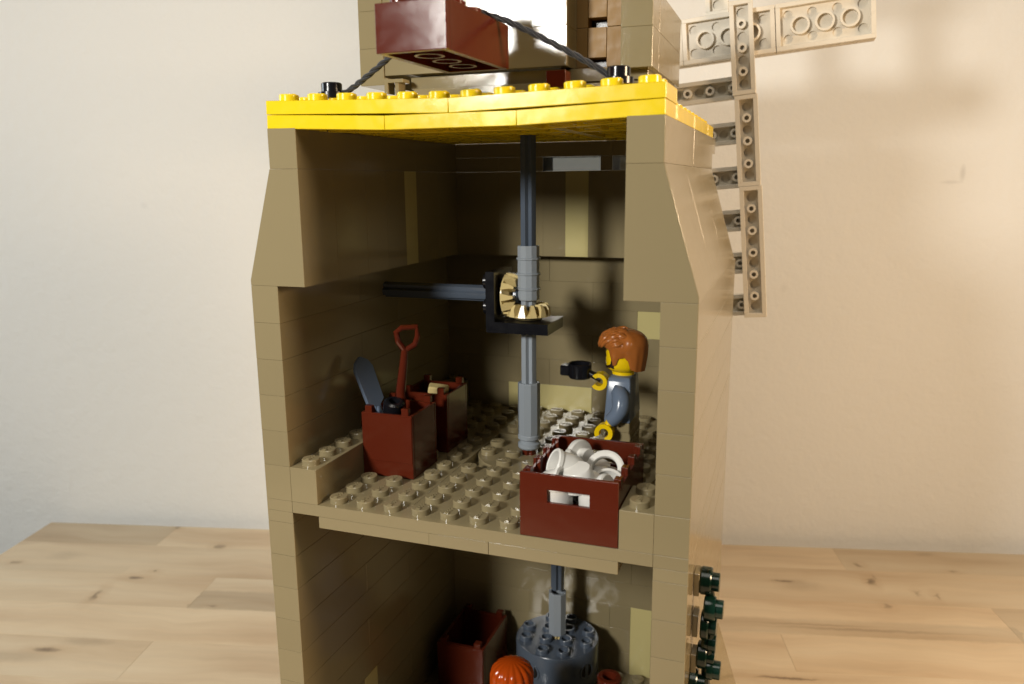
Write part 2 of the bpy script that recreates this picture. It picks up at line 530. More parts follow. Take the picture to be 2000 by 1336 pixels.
def run_y(x, w, z, h, y0, y1, cuts, mat=DTAN, tans=()):
    ys = [y0] + [c for c in cuts if y0 < c < y1] + [y1]
    for a, b in zip(ys, ys[1:]):
        mb_brick(x, a, z, w, b - a, h, TAN if (a, b) in tans else mat, jit=.003)
def run_x(y, d, z, h, x0, x1, cuts, mat=DTAN, tans=()):
    xs = [x0] + [c for c in cuts if x0 < c < x1] + [x1]
    for a, b in zip(xs, xs[1:]):
        mb_brick(a, y, z, b - a, d, h, TAN if (a, b) in tans else mat, jit=.002)

# side walls of the middle storey and of the lower storey (outer faces x=-1 and x=13)
LOWZ = -0.8 - 1.2 * 10
for side_x in (-1, 12):
    for c in range(6):
        cuts = [[8], [5]][c % 2] if side_x < 0 else [[8], []][c % 2]
        run_y(side_x, 1, 1.2 * c, 1.2, 0, 13, cuts)
    # plates level with the floor slab
    run_y(side_x, 1, -0.4, 0.4, 0, 13, [6])
    run_y(side_x, 1, -0.8, 0.4, 0, 13, [4, 10])
    for c in range(10):
        z = -0.8 - 1.2 * (c + 1)
        if c < 7 or side_x < 0:
            run_y(side_x, 1, z, 1.2, 0, 13, [[8], [4.5]][c % 2] if c != 7 else [4, 5], tans=((4, 5),) if (c == 7 and side_x < 0) else ())
        else:
            run_y(side_x, 1, z, 1.2, 0, 13, [[4, 8], [2, 6, 10]][c % 2])
# outward flare of the right wall near the base
for k in range(6):
    a = 1 + 2 * k
    mpart('slope_brick', MB().prism([(13 + G, -12.8), (14, -12.8), (14, -12.5), (13.02, -9.3), (13 + G, -9.3)], a + G, a + 2 - G), DTAN)
# base
for a, b in ((-1, 5), (5, 9), (9, 14)):
    mb_brick(a, 0, -13.2, b - a, 13, 0.4, DTAN, 'plate')
mb_brick(-1, 0, -14.0, 8, 13.5, 0.8, DTAN, 'base_plate')
mb_brick(7, 0, -14.0, 7.5, 13.5, 0.8, DTAN, 'base_plate')

# rear wall, middle storey (inner face y=13)
cour = {5: [5, 9], 4: [2, 7], 3: [5, 9], 2: [3, 7, 10], 1: [1, 5, 8], 0: [3, 7, 9]}
for c, cuts in cour.items():
    tans = {3: ((9, 12),), 0: ((3, 7),)}.get(c, ())
    run_x(13, 1, 1.2 * c, 1.2, -1, 12, cuts, tans=tans)
run_x(13, 1, -0.8, 0.8, -1, 12, [5])
lc = {0: [3, 6, 10], 1: [4, 8], 2: [1, 6, 9], 3: [2, 5, 9], 4: [3, 6, 9], 5: [1, 5, 9], 6: [2, 7, 11]}
for c in range(7):
    run_x(13, 1, -2.0 - 1.2 * c - 0.1, 1.2, -1, 12, lc[c])
run_x(13, 1, -10.5, 1.2, -1, 9, [2, 4, 6, 8])
run_x(13, 1, -11.7, 1.2, -1, 9, [3, 5, 7])
run_x(13, 1, -12.8, 1.1, -1, 9, [2, 4, 6, 8])
mb_brick(9, 13, -12.8, 1, 1, 3.5, TAN, label='pale tan upright brick in the lower rear wall')
for zc in (-10.5, -11.7): mb_brick(10, 13, zc, 2, 1, 1.2)
mb_brick(10, 13, -12.8, 2, 1, 1.1)

# 75 degree slope bricks, upper storey, three bricks high
SL = [(-1, 7.2), (1, 7.2), (1, 10.8), (0, 10.8), (-1, 7.36)]
SR = [(11, 7.2), (13, 7.2), (13, 7.36), (12, 10.8), (11, 10.8)]
def chamf(poly, y0, y1, mat, **p):
    cx = sum(q[0] for q in poly) / len(poly); cz = sum(q[1] for q in poly) / len(poly)
    sh = lambda e: [(x + (e if x < cx else -e), z + (e if z < cz else -e)) for x, z in poly]
    mb = MB()
    b = .007
    n = len(poly)
    rings = [(y0 + G, sh(b + G)), (y0 + G + b, sh(G)), (y1 - G - b, sh(G)), (y1 - G, sh(b + G))]
    vs = [(x, y, z) for y, pl in rings for x, z in pl]
    fs = [tuple(range(n)), tuple(range(4 * n - 1, 3 * n - 1, -1))]
    for r_ in range(3):
        for i in range(n):
            j = (i + 1) % n
            fs.append((r_ * n + j, r_ * n + i, (r_ + 1) * n + i, (r_ + 1) * n + j))
    mb.add(vs, fs)
    return mpart('slope_brick', mb, mat, 20, **p)
for a, b in ((0, 2), (2, 4), (4, 5.5), (5.5, 7)): chamf(SL, a, b, DTAN)
chamf(SL, 7, 8, TAN, label='pale tan slope brick in the upper left wall')
for a, b in ((8, 10), (10, 12)): chamf(SL, a, b, DTAN)
for a in range(0, 12, 4): chamf(SR, a, a + 4, DTAN)
def rear_slope(x0, x1, mat, **p):
    mb = MB()
    M = Matrix(((0, 1, 0, 0), (1, 0, 0, 0), (0, 0, 1, 0), (0, 0, 0, 1)))
    poly = [(12 + G, 7.2 + G), (12 + G, 10.8 - G), (13, 10.8 - G), (14, 7.36), (14, 7.2 + G)]
    mb.prism(poly, x0 + G, x1 - G, M)
    mpart('slope_brick', mb, mat, 20, **p)
for a, b in ((0, 3), (3, 5), (5, 6)): rear_slope(a, b, DTAN)
rear_slope(6, 7, TAN, label='pale tan slope brick in the upper rear wall')
for a, b in ((7, 9), (9, 11)): rear_slope(a, b, DTAN)
# top course under the deck
for sx in (0, 11):
    run_y(sx, 1, 10.8, 1.2, 0, 12, [4, 8] if sx == 0 else [6])
for a, b in ((0, 3), (3, 5), (7.5, 8), (10, 11)):
    mb_brick(a, 12, 10.8, b - a, 1, 0.6, DTAN, 'brick')
for a, b in ((0, 4), (4, 8), (8, 12)):
    mb_brick(a, 12, 11.4, b - a, 1, 0.6, DTAN, 'brick')
for a, b in ((5, 7.5), (8, 10)):
    mb_brick(a, 12, 10.8, b - a, 1, 0.6, CLR, 'sheen_pane', label='clear pane standing in for pale reflections on the bricks under the deck')  # added clear panes let wall brightness through, imitating reflections on glossy bricks

# ledges inside the middle storey
def ledge(x, y0, y1, n_stud):
    o = mb_brick(x, y0, 0, 1, y1 - y0, 1.2, DTAN, 'ledge_brick', jit=0)
    for k in range(n_stud): mstud(o, x + .5, y0 + .5 + k, 1.2, DTAN, PI / 2)
ledge(0, 0, 4, 4); ledge(0, 4, 8, 4); ledge(0, 8, 13, 5)
ledge(11, 0, 2, 2)
mpart('slope_brick', MB().prism([(11 + G, .02), (12 - G, .02), (12 - G, 1.2), (11.75, 1.2), (11.05, .3)], 2 + G, 4 - G), DTAN)

# floor slab, upper plate layer
def plate(x0, x1, y0, y1, z, mat=DTAN, rows=None, rz=PI / 2, name='plate', skip=()):
    o = mb_brick(x0, y0, z, x1 - x0, y1 - y0, 0.4, mat, name, jit=0.002)
    if rows is not False:
        for i in range(int(x1 - x0)):
            for j in range(int(y1 - y0)):
                X, Y = x0 + i + .5, y0 + j + .5
                if (X, Y) in skip: continue
                mstud(o, X, Y, z + .4, mat, rz)
    return o
p0 = mb_brick(0, 0, -0.4, 12, 1, 0.4, DTAN, 'plate', jit=0)
for i in range(1, 8): mstud(p0, i + .5, .5, 0, DTAN, PI / 2)
plate(1, 4, 1, 5, -.4); plate(4, 8, 1, 5, -.4); plate(8, 12, 1, 5, -.4, skip=tuple((x + .5, y + .5) for x in range(8, 12) for y in range(0, 4) if x < 11 or y < 2))
plate(1, 4, 5, 9, -.4); plate(8, 12, 5, 9, -.4)
plate(1, 5, 9, 13, -.4, rz=0); plate(5, 9, 9, 13, -.4, rz=0); plate(9, 12, 9, 13, -.4, rz=0)
for a, b in ((0, 5), (5, 13)): mb_brick(0, a if a else 1, -.4, 1, b - (a if a else 1), .4, DTAN, 'plate')
rp = mpart('round_plate', MB().lathe([(1.95, -.4), (1.99, -.38), (1.99, -.02), (1.96, 0), (0, 0)], 64, cap=False), DTAN, at=(6, 7, 0))
for i in range(4):
    for j in range(4):
        if i in (0, 3) and j in (0, 3): continue
        if i in (1, 2) and j in (1, 2) and (i, j) != (1, 1): continue
        stud(rp, i - 1.5, j - 1.5, 0, DTAN, 0)
stud(rp, .5, .5, 0, DTAN)
# lower plate layer seen on the front edge of the slab
mb_brick(1, 0, -.8, 4, 2, .4, DTAN, 'plate', jit=0)
mb_brick(5, 0, -.8, 2, 2, .4, DTAN, 'plate', jit=.006)
mb_brick(7, 0, -.8, 4, 2, .4, DTAN, 'plate', jit=0)
mb_brick(0, 2, -.8, 6, 11, .4, DTAN, 'plate', jit=0)
mb_brick(6, 2, -.8, 6, 11, .4, DTAN, 'plate', jit=0)
# floor of the lower room
for a, b in ((0, 4), (4, 8), (8, 12)):
    o = mb_brick(a, 0, -13.2 + .4, b - a, 13, .02, DTAN, 'plate', jit=0)
    for i in range(a, b):
        for j in range(8, 13):
            if a == 8 or j > 11: mstud(o, i + .5, j + .5 if j < 12 else 12.5, -12.78, DTAN)

# yellow deck: the front plates sag a little between the walls
SAG = -0.15
def yplate(x0, x1, y0, y1, z, dz0, dz1, studs=True, name='deck_plate'):
    L_ = x1 - x0
    ang = math.atan2(dz1 - dz0, L_)
    o = link(name, under_mesh(int(L_), int(y1 - y0), YEL), mill, (x0 - 6, y0 - 7, z + dz0 - Tz), (0, -ang, 0))
    if studs:
        for i in range(int(L_)):
            for j in range(int(y1 - y0)):
                if studs == 'edge' and i < L_ - 1: continue
                stud(o, i + .5, j + .5, .4, YEL, 0)
    return o
yplate(0, 4, 0, 2, 12.0, 0, SAG, studs=False)
yplate(4, 8, 0, 2, 12.0, SAG, SAG, studs=False)
yplate(8, 12, 0, 2, 12.0, SAG, 0, studs=False)
yplate(0, 6, 0, 2, 12.41, 0, SAG - .01)
yplate(6, 12, 0, 2, 12.41, SAG - .01, 0)
for a in (2, 6, 10):
    for x in (0, 4, 8):
        yplate(x, x + 4, a, a + (4 if a < 10 else 2), 12.0, 0, 0, studs='edge' if x == 8 else False)

# ------------------------------------------------------------------ cap of the mill on top of the deck
CB = 13.9
cap = thing('windmill_cap', 'greyish dark tan brick head of the windmill sitting above the yellow deck', 'windmill cap', (6, 7, 12.4))
def cb(x, y, z, w, d, h, mat=DTAN, name='brick', **p):
    return brick(cap, x - 6, y - 7, z - 12.4, w, d, h, mat, name, 0.004, **p)
# turntable and levels of plates under the cap
part('turntable', MB().lathe([(2.6, 0), (2.6, .5), (2.4, .55), (2.4, .9), (0, .9)], 48, cap=False), DGR, cap, (0, 0, .42))
cb(2.7, 4.4, 13.45, 5.4, 6, .4, name='plate'); cb(8.1, 4.6, 13.45, 2.6, 5.6, .4, name='plate')
cb(1.9, 3.9, 12.85, .0 + 6.6, 1.5, .22, name='plate'); cb(2.9, 4.2, 13.1, 4.6, 6, .34, name='plate')
cb(7.6, 4.3, 12.95, 3.1, 6, .42, name='plate')
cb(7.75, 3.5, 13.2, .62, .6, .5, BRN, name='brown_block', label='small dark brown block under the cap')
# small clips below the left corner
for q, (a, b, c, w, h) in enumerate(((2.05, 3.7, 13.28, .14, .5), (2.42, 3.75, 13.2, .14, .55), (2.0, 3.7, 13.62, .75, .12))):
    cb(a, b, c, w, .5, h, name='clip')
# left column
for c in range(3): cb(1.0, 4.0, 13.6 + 1.19 * c, .9, 1.6, 1.19)
for c in range(3):
    z = CB + 1.2 * c + .1 * 0
    cuts = [[1.9, 5, 8.25], [1.9, 4, 7.1, 8.25]][c % 2]
    for a, b in zip(cuts, cuts[1:]):
        cb(a, 4.05 if c else 4.06, z, b - a, 1, 1.2)
    # recess with slots
    if True:
        x0, x1 = 8.25, 9.95
        # small frame round each slot, set well back
        yr = 5.3
        zr = 13.97 + 1.22 * c
        if c == 0: cb(7.7, yr, 12.85, 2.24, .9, 1.11, NOU)
        cb(7.8, yr, zr, .80, .9, 1.21, NOU); cb(9.23, yr, zr, .71, .9, 1.21, NOU)
        cb(8.61, yr, zr + .29, .61, .9, .92, NOU)
        cb(8.62, yr + .5, zr, .6, .5, .29, BLK, name='slot_shade')  # black filler puts the open slot's inner shade into colour
        cb(7.45, 5.08, z, .80, .2, 1.2)
    cb(9.95, 4.0, 13.72 + 1.17 * c, .97, 1.2, 1.17)
    
    if c < 2: cb(9.95, 5.2, 13.72 + 1.17 * c, .97, 4.6, 1.17)
    cb(1.0, 5.6, 13.6 + 1.19 * c, .9, 4.3, 1.19)
cb(1.9, 9.0, 13.9, 8.05, .9, 2.4, name='rear_panel')

# brown tail of the cap that the cord runs over
tail = thing('hoist_beam', 'glossy reddish brown brick beam jutting out over the yellow deck', 'beam', (6, -2.2, 13.55), (0, 0, R(-2.5)))
def hollow_brick(mb, w, d, h, t=.19):
    mb.box(0, w, 0, t, 0, h, .02); mb.box(0, w, d - t, d, 0, h, .02)
    mb.box(0, t, t, d - t, 0, h, .004); mb.box(w - t, w, t, d - t, 0, h, .004)
    mb.box(t, w - t, t, d - t, h - .2, h - .003, .003)
    for j in range(1, int(d)):
        mb.lathe([(.4, h - .2), (.4, .02), (.31, .02), (.31, h - .2)], 24, Matrix.Translation((w / 2, j, 0)), cap=False)
    return mb
hb = part('brick', hollow_brick(MB(), 2, 4, 1.2), BRN, tail, (-1, 0, 0), smooth=28)
for i in range(2):
    for j in range(4): stud(hb, i + .5, j + .5, 1.2, BRN)
part('arm', MB().box(-.95, -.45, 4.01, 6.2, .75, 1.15, .02), DTAN, tail)
part('clip', MB().box(-1.0, -.25, .9, 2.6, 1.42, 2.6, .03), BRN, tail)

# ------------------------------------------------------------------ cord with black end studs
rope = thing('cord', 'black braided cord running over the brown beam down to the yellow deck', 'cord', (6, 1.5, 13))
def braid(pts, rad, seg=0.16):
    P = [Vector(p) for p in pts]
    # resample with Catmull-Rom
    out = []
    for i in range(len(P) - 1):
        p0, p1, p2, p3 = P[max(i - 1, 0)], P[i], P[i + 1], P[min(i + 2, len(P) - 1)]
        n = max(2, int((p2 - p1).length / 0.09))
        for k in range(n):
            t = k / n
            out.append(0.5 * ((2 * p1) + (-p0 + p2) * t + (2 * p0 - 5 * p1 + 4 * p2 - p3) * t * t + (-p0 + 3 * p1 - 3 * p2 + p3) * t ** 3))
    out.append(P[-1])
    mb = MB()
    # three strands wound round the path
    for s in range(3):
        path = []
        ref = None
        for i, p in enumerate(out):
            t = (out[min(i + 1, len(out) - 1)] - out[max(i - 1, 0)]).normalized()
            if ref is None: ref = t.orthogonal().normalized()
            ref = (ref - t * ref.dot(t)).normalized(); bn = t.cross(ref)
            a = i * 0.55 + s * 2 * PI / 3
            path.append(p + (ref * math.cos(a) + bn * math.sin(a)) * rad * .62)
        mb.tube(path, rad * .50, 7)
    return mb
rp_ = braid([(-4.35, .05, .1), (-3.9, .0, .22), (-2.3, -.55, .95), (-1.0, -1.15, 1.62), (-.3, -1.2, 1.86), (.6, -1.0, 1.95), (1.0, -.75, 1.84), (1.4, -.55, 1.72), (2.6, -.3, 1.12), (3.85, 0, .42), (4.3, .1, .12)], .085)
part('braid', rp_, CORD, rope, smooth=60)
for x, z in ((1.4, 12.83), (10.45, 12.83)):
    part('end_stud', MB().lathe([(.3, 0), (.3, .1), (.42, .12), (.42, .3), (.32, .32), (.32, .56), (.29, .59), (.19, .59), (.18, .4), (0, .4)], 24, cap=False),
         BLK, rope, (x - 6, .0, z - 13))

# ------------------------------------------------------------------ sails
TILT = R(5.0)
hub = Vector((6.0, 17.0, 16.05))
rotor = thing('sail_rotor', 'pale grey latticed windmill sails behind the tower, right blade and lower blade in view', 'windmill sails', hub, (0, TILT * -1, 0))
# local x = along the right blade, local z = up; undersides face the viewer (-y)
RX = Matrix.Rotation(PI / 2, 3, 'X')
def sail_plate(u, w_, length_u, length_w, layer, name='plate'):
    """plate occupying u..u+length_u, w_..w_+length_w, underside towards -y"""
    o = link(name, under_mesh(length_u, length_w, SAI), rotor, (u, layer, w_ + length_w), (-PI / 2, 0, 0))
    return o
# outer rail of the lower blade: 4 + 4 + 6 studs
def back(p):   # world point on the sail plane -> local
    d = Vector(p) - hub
    c, s = math.cos(TILT), math.sin(TILT)
    return (d.x * c + d.z * s, -d.x * s + d.z * c)
ru, rw = back((12.27, 17, 14.03))
for n, ln in ((0, 4),): pass
sail_plate(ru, rw, 1, 4, 0.0, 'rail_plate')
sail_plate(ru + .07, rw - 4, 1, 4, 0.02, 'rail_plate')
sail_plate(ru + .12, rw - 10, 1, 6, -.01, 'rail_plate')
for k in range(6):
    sail_plate(ru - 5, rw - .1 - 1.97 * k + (.0), 6, 1, 0.41 + random.uniform(0, .01), 'rung_plate')
# inner rail and spar (behind the tower)
sail_plate(ru - 6, rw - 10, 2, 6, 0.82, 'spar_plate'); sail_plate(ru - 6, rw - 4, 2, 6, 0.82, 'spar_plate')
# right blade
bu, bw = back((10.02, 17, 15.5))
sail_plate(bu, bw, 4, 2, 0.41, 'blade_plate')
sail_plate(bu + 4.02, bw + .0, 4, 2, 0.41, 'blade_plate')
for k in range(2):
    sail_plate(bu - 2 + 4 * k + (0 if k else 0), bw - .02, 4, 2, 0.83, 'blade_plate')
sail_plate(bu + 6, bw - .02, 2, 2, 0.83, 'blade_plate')
sail_plate(bu - 4, bw, 4, 2, 0.41, 'blade_plate')
for k, du in enumerate((1.05, 5.0)):
    sail_plate(bu + du, bw + 2.02, 1, 4, 0.41 if k else .83, 'rung_plate')
sail_plate(bu - 1, bw + 5, 8, 1, .0, 'rail_plate')
part('hub', MB().lathe([(1.2, 0), (1.2, .6), (.6, .8), (.6, 1.6), (0, 1.6)], 32, Matrix.Rotation(PI / 2, 4, 'X')), SAI, rotor, (0, 1.2, 0))
part('axle', MB().lathe([(.3, 0), (.3, 8)], 12, Matrix.Rotation(PI / 2, 4, 'X')), DGR, rotor, (0, .3, 0))

# ------------------------------------------------------------------ drive shaft, gears and bracket
def axle_mb(L_, r=.29, t=.115, ang=R(-26.7)):
    mb = MB()
    pts = []
    for q in range(4):
        a = q * PI / 2
        for (x, y) in ((r * .97, -t), (r, 0), (r * .97, t), (t * 1.15, t * 1.15)):
            pts.append((x * math.cos(a) - y * math.sin(a), x * math.sin(a) + y * math.cos(a)))
    n = len(pts)
    vs = [(x, y, 0) for x, y in pts] + [(x, y, L_) for x, y in pts]
    fs = [tuple(range(n - 1, -1, -1)), tuple(range(n, 2 * n))]
    fs += [(i, (i + 1) % n, (i + 1) % n + n, i + n) for i in range(n)]
    mb.add(vs, fs, Matrix.Rotation(ang, 4, 'Z'))
    return mb
def gear_mb(n=12):
    """bevel gear, axis z, base at z=0, teeth up and outwards"""
    mb = MB()
    mb.lathe([(.25, .0), (.52, .0), (.6, .05), (.8, .12), (.8, .17), (.62, .24), (.45, .34), (.25, .34), (.25, 0)], 48, cap=False)
    for k in range(n):
        M = Matrix.Rotation(2 * PI * k / n, 4, 'Z')
        # outer end big, inner end small
        o = [(.83, -.145, .13), (.83, .145, .13), (.80, .085, .42), (.70, .05, .58), (.70, -.05, .58), (.80, -.085, .42)]
        i = [(.36, -.07, .28), (.36, .07, .28), (.37, .035, .48), (.38, .02, .56), (.38, -.02, .56), (.37, -.035, .48)]
        vs = o + i
        fs = [tuple(range(6)), tuple(range(11, 5, -1))] + [((a + 1) % 6, a, a + 6, (a + 1) % 6 + 6) for a in range(6)]
        mb.add(vs, fs, M)
    return mb
shaft = thing('drive_shaft', 'upright grey axle with thick sleeves and a tan toothed wheel in the middle room', 'drive shaft', (6, 7, 0))
part('axle', axle_mb(12.0 - 7.9), DGR, shaft, (0, 0, 7.9), smooth=20)
part('axle', axle_mb(6.2 - 2.7), GRY, shaft, (0, 0, 2.7), smooth=20)
mb = MB()
prof = [(.3, 0), (.395, .0), (.415, .04)]
for k in (.42, .98, 1.54):
    prof += [(.415, k - .05), (.46, k - .025), (.46, k + .025), (.415, k + .05)]
prof += [(.415, 1.98), (.395, 2.02), (.3, 2.02)]
mb.lathe(prof, 12, cap=False)
part('ribbed_coupler', mb, GRY, shaft, (0, 0, 6.04), rot=(0, 0, R(4)), smooth=20)
mb = MB().lathe([(.3, 0), (.42, 0), (.43, .03), (.43, 2.0), (.41, 2.04), (.3, 2.04)], 10, cap=False)
part('coupler', mb, GRY, shaft, (0, 0, .82), rot=(0, 0, R(10)), smooth=20)
mb = MB().lathe([(.2, 0), (.4, 0), (.44, .06), (.44, .2), (.36, .26), (.36, .34), (.44, .40), (.44, .52), (.4, .57), (.2, .57)], 28, cap=False)
part('bushing', mb, GRY, shaft, (0, 0, .25), smooth=30)
part('axle_tip', axle_mb(.4, r=.26), BRN, shaft, (0, 0, -.15), smooth=20)
part('bevel_gear', gear_mb(), GTN, shaft, (0, 0, 5.33), smooth=15)

cross = thing('cross_shaft', 'dark grey axle lying level between left wall and the upright tan gear', 'drive shaft', (4.9, 7, 6.2))
CM = (0, PI / 2, 0)
part('axle', axle_mb(5.1, ang=R(20)), DGR, cross, (-5.1, 0, 0.02), rot=CM, smooth=20)
part('bevel_gear', gear_mb(), GTN, cross, (.13, 0, 0), rot=CM, smooth=15)
part('hub', MB().lathe([(0, 0), (.36, 0), (.36, .1), (.3, .16), (0, .18)], 24, cap=False), DGR, cross, (.60, 0, 0), rot=CM)
br = MB().box(4.65, 5.02, 6, 8, 4.9, 7.15, .02)
brk = mpart('bracket', MB().prism([(4.66, 4.9), (7.05, 4.9), (7.05, 5.3), (5.0, 5.3), (5.0, 7.15), (4.66, 7.15)], 6, 8), BLK, label='black corner bracket that carries the bevel gears')
for yb in (6.5, 7.5):
    for zb in (5.8, 6.75):
        stud(brk, 4.66 - 0, yb, zb, BLK, rot=(0, -PI / 2, 0), text=False)

# ------------------------------------------------------------------ crates
def crate_2x2(name, label, loc, rz=0.0, group='tall brown boxes with corner pegs'):
    t = thing(name, label, 'box', loc, (0, 0, rz), group)
    h = 2.35
    for i, (x0, x1, y0, y1) in enumerate(((-1, 1, -1, -.87), (-1, 1, .87, 1))):
        mb = MB().box(x0, x1, y0, y1, 0.02, h, .02)
        part('side_panel', mb, BRN, t)
        mb2 = MB().box(x0 + .28, x1 - .02, y0 - .02 if i == 0 else y1 - .02, (y0 if i == 0 else y1) + .02, .6, h - .05, .008)
        part('raised_field', mb2, BRN, t)
    for x0 in (-1, .87):
        part('side_panel', MB().box(x0, x0 + .13, -.865, .865, .02, h, .02), BRN, t)
    part('bottom', MB().box(-.865, .865, -.865, .865, .03, .2, .01), BRN, t)
    for sx, sy in ((-.72, -.9), (.72, -.9), (-.72, .9), (.72, .9)):
        part('corner_peg', MB().box(sx - .14, sx + .14, sy - .08, sy + .12, h - .02, h + .24, .02), BRN, t)
    return t
box1 = crate_2x2('tall_box', 'brown open box at left with a shovel and grey blade sticking out', (2, 4, 0))
box2 = crate_2x2('tall_box', 'reddish brown open box standing behind the box of tools, deeper in the room', (2, 7.0, 0))
box3 = crate_2x2('tall_box', 'dark open box in the shadows of the lower room left of the millstone', (1.9, 10.75, -12.78))
box3.scale = (1.15, 1.6, 1.0)

def long_crate(loc):
    t = thing('open_crate', 'reddish brown open crate full of white pots on the front edge of the floor', 'crate', loc)
    w, d, h = 3.0, 4.0, 2.0
    # short ends with a hand hole
    for y0 in (0, d - .14):
        mb = MB()
        y1 = y0 + .14
        hx0, hx1, hz0, hz1 = .86, 2.14, 1.13, 1.53
        mb.box(.02, w - .02, y0, y1, 0.01, hz0, .02)
        mb.box(.02, hx0, y0 + .001, y1 - .001, hz0 - .03, hz1 + .03, .001)
        mb.box(hx1, w - .02, y0 + .001, y1 - .001, hz0 - .03, hz1 + .03, .001)
        mb.box(.02, w - .02, y0, y1, hz1, h - (0 if y0 == 0 else .1), .02)
        part('end_panel', mb, BRN, t)
    for x0 in (.02, w - .12):
        mb = MB().box(x0, x0 + .1, .14, d - .14, .01, h - .25, .01)
        part('side_panel', mb, BRN, t)
        for k in range(4):
            xi = x0 + (.1 if x0 < 1 else -.12)
            part('rib', MB().box(xi, xi + .12, .35 + k * 1.0, .62 + k * 1.0, .05, h - .02, .015), BRN, t)
            part('peg', MB().box(x0 - .0, x0 + .1, .3 + k * 1.0, .67 + k * 1.0, h - .26, h - .02, .012), BRN, t)
    part('bottom', MB().box(.12, w - .12, .14, d - .14, .02, .18, .01), BRN, t)
    return t
crate = long_crate((8, 0.0, 0.0))

# white pots in the crate: goblets, cups and bowls lying every way
goblet = [(0, 0), (.40, 0), (.42, .05), (.40, .10), (.14, .16), (.12, .34), (.16, .42), (.38, .52), (.42, .72), (.42, .95), (.35, .95), (.34, .6), (0, .55)]
cup = [(0, 0), (.36, 0), (.40, .06), (.40, .62), (.44, .66), (.44, .74), (.35, .74), (.33, .12), (0, .12)]
bowl = [(0, 0), (.30, 0), (.32, .05), (.62, .30), (.66, .42), (.58, .42), (.3, .12), (0, .12)]
ring = [(.55, 0), (.62, .04), (.62, .18), (.55, .22), (.42, .22), (.40, .18), (.40, .04), (.42, 0), (.55, 0)]
spool = [(0, 0), (.44, 0), (.46, .04), (.46, .14), (.2, .2), (.2, .3), (.3, .34), (.3, .56), (.27, .58), (0, .58)]
disk2 = [(0, 0), (.50, 0), (.54, .05), (.54, .17), (.50, .21), (.27, .23), (.25, .30), (.30, .34), (.30, .52), (.27, .55), (0, .55)]
barrel = [(0, 0), (.34, 0), (.38, .04), (.44, .14), (.46, .45), (.43, .76), (.47, .80), (.47, .90), (.43, .94), (.37, .92), (.35, .3), (0, .3)]
hat = [(0, .12), (.36, .12), (.38, .0), (.62, -.06), (.66, -.02), (.64, .05), (.46, .12), (.44, .42), (.38, .5), (0, .52)]
items = [('white_barrel', barrel, 'white barrel shaped cup lying across the middle of the crate', 'cup', (9.45, 1.5, 1.62), (66, 0, -58)),
         ('white_ring', ring, 'white wide ring standing at the back right among the pots in the crate', 'ring', (10.12, 2.15, 1.50), (52, -16, 10)),
         ('white_spool', disk2, 'white spool at the back left of the crate with its disc towards the viewer', 'spool', (8.98, 2.95, 1.62), (84, 0, 58)),
         ('white_spool', disk2, 'white spool pushed against the left side panel at the back of the crate', 'spool', (8.75, 2.45, 1.42), (88, 0, 100)),
         ('white_cup', cup, 'white cup tipped open towards the right at the front left of the crate', 'cup', (8.62, .95, 1.35), (66, 14, 62)),
         ('white_spool', disk2, 'white spool on edge at the front right corner of the crate', 'spool', (10.35, .62, 1.42), (80, 0, 76)),
         ('white_hat', hat, 'white wide brimmed bowl at the front of the crate just inside the rim', 'bowl', (9.6, .98, 1.50), (14, -8, 0)),
         ('white_barrel', barrel, 'white rounded cup seen through the hand hole on its left', 'cup', (9.03, .66, .72), (6, -4, 20)),
         ('white_barrel', barrel, 'white rounded cup seen through the hand hole on its right', 'cup', (10.1, .64, .76), (-4, 5, 50)),
         ('white_hat', hat, 'white bowl buried in the middle of the crate under the barrel cup', 'bowl', (9.5, 1.9, .95), (20, 10, 0)),
         ('white_cup', cup, 'white cup buried at the right side of the crate below the ring', 'cup', (10.3, 1.6, .95), (30, 10, 0)),
         ('white_hat', hat, 'white bowl low at the back left of the crate', 'bowl', (9.0, 2.2, .9), (10, -10, 0)),
         ('white_hat', hat, 'white brimmed bowl lying under the standing ring at the right of the crate', 'bowl', (10.05, 2.35, 1.02), (-8, 12, 30)),
         ('white_spool', disk2, 'white spool lying flat at the back of the crate behind the barrel cup', 'spool', (9.7, 2.95, .95), (10, 14, 0))]
for nm, prof, lab, cat, loc, rot in items:
    me = MB().lathe(prof, 36, cap=False).mesh(nm, WHT, 40)
    link(nm, me, None, loc, tuple(R(a) for a in rot), label=lab, category=cat, group='white pots in the crate')
# small pale bone shaped stick
o = part('bone', MB().tube([(-.5, 0, 0), (-.1, 0, .04), (.4, 0, 0)], [.1, .08, .1], 12).ellipsoid((-.5, 0, 0), (.13, .13, .13)).ellipsoid((.42, 0, 0), (.14, .14, .12)),
         GTN, None, (9.25, 1.35, 1.66), (0, R(-12), R(35)), label='small pale tan stick lying on the white pots', category='stick')

# ------------------------------------------------------------------ tools in the left box
sh = thing('shovel', 'reddish brown shovel standing handle up in the left box', 'shovel', (2.1, 4.2, .3))
P = [(-.15, 0, 0.2), (-.1, 0, 1.6), (-.12, 0, 2.6), (.0, .1, 3.7), (.06, .1, 4.15)]
part('handle', MB().tube(P, [.18, .17, .18, .15, .13], 12), BRN, sh)
g = MB().tube([(.06, .1, 4.1), (-.12, -.05, 4.45), (-.16, -.1, 4.8), (.0, 0, 4.95), (.42, .35, 4.95), (.46, .36, 4.6), (.36, .3, 4.3), (.06, .1, 4.1)], .11, 10)
part('grip', g, BRN, sh)
part('blade', MB().box(-.4, .3, -.06, .06, -.1, .9, .05), DGR, sh)
bl = thing('spade', 'blue grey spade blade standing tilted in the left box', 'spade', (1.75, 3.75, 0.4))
up = Vector((-.40, .05, 1)).normalized(); wd = Vector((.28, 1, 0)).normalized(); th = up.cross(wd).normalized(); wd = th.cross(up).normalized()
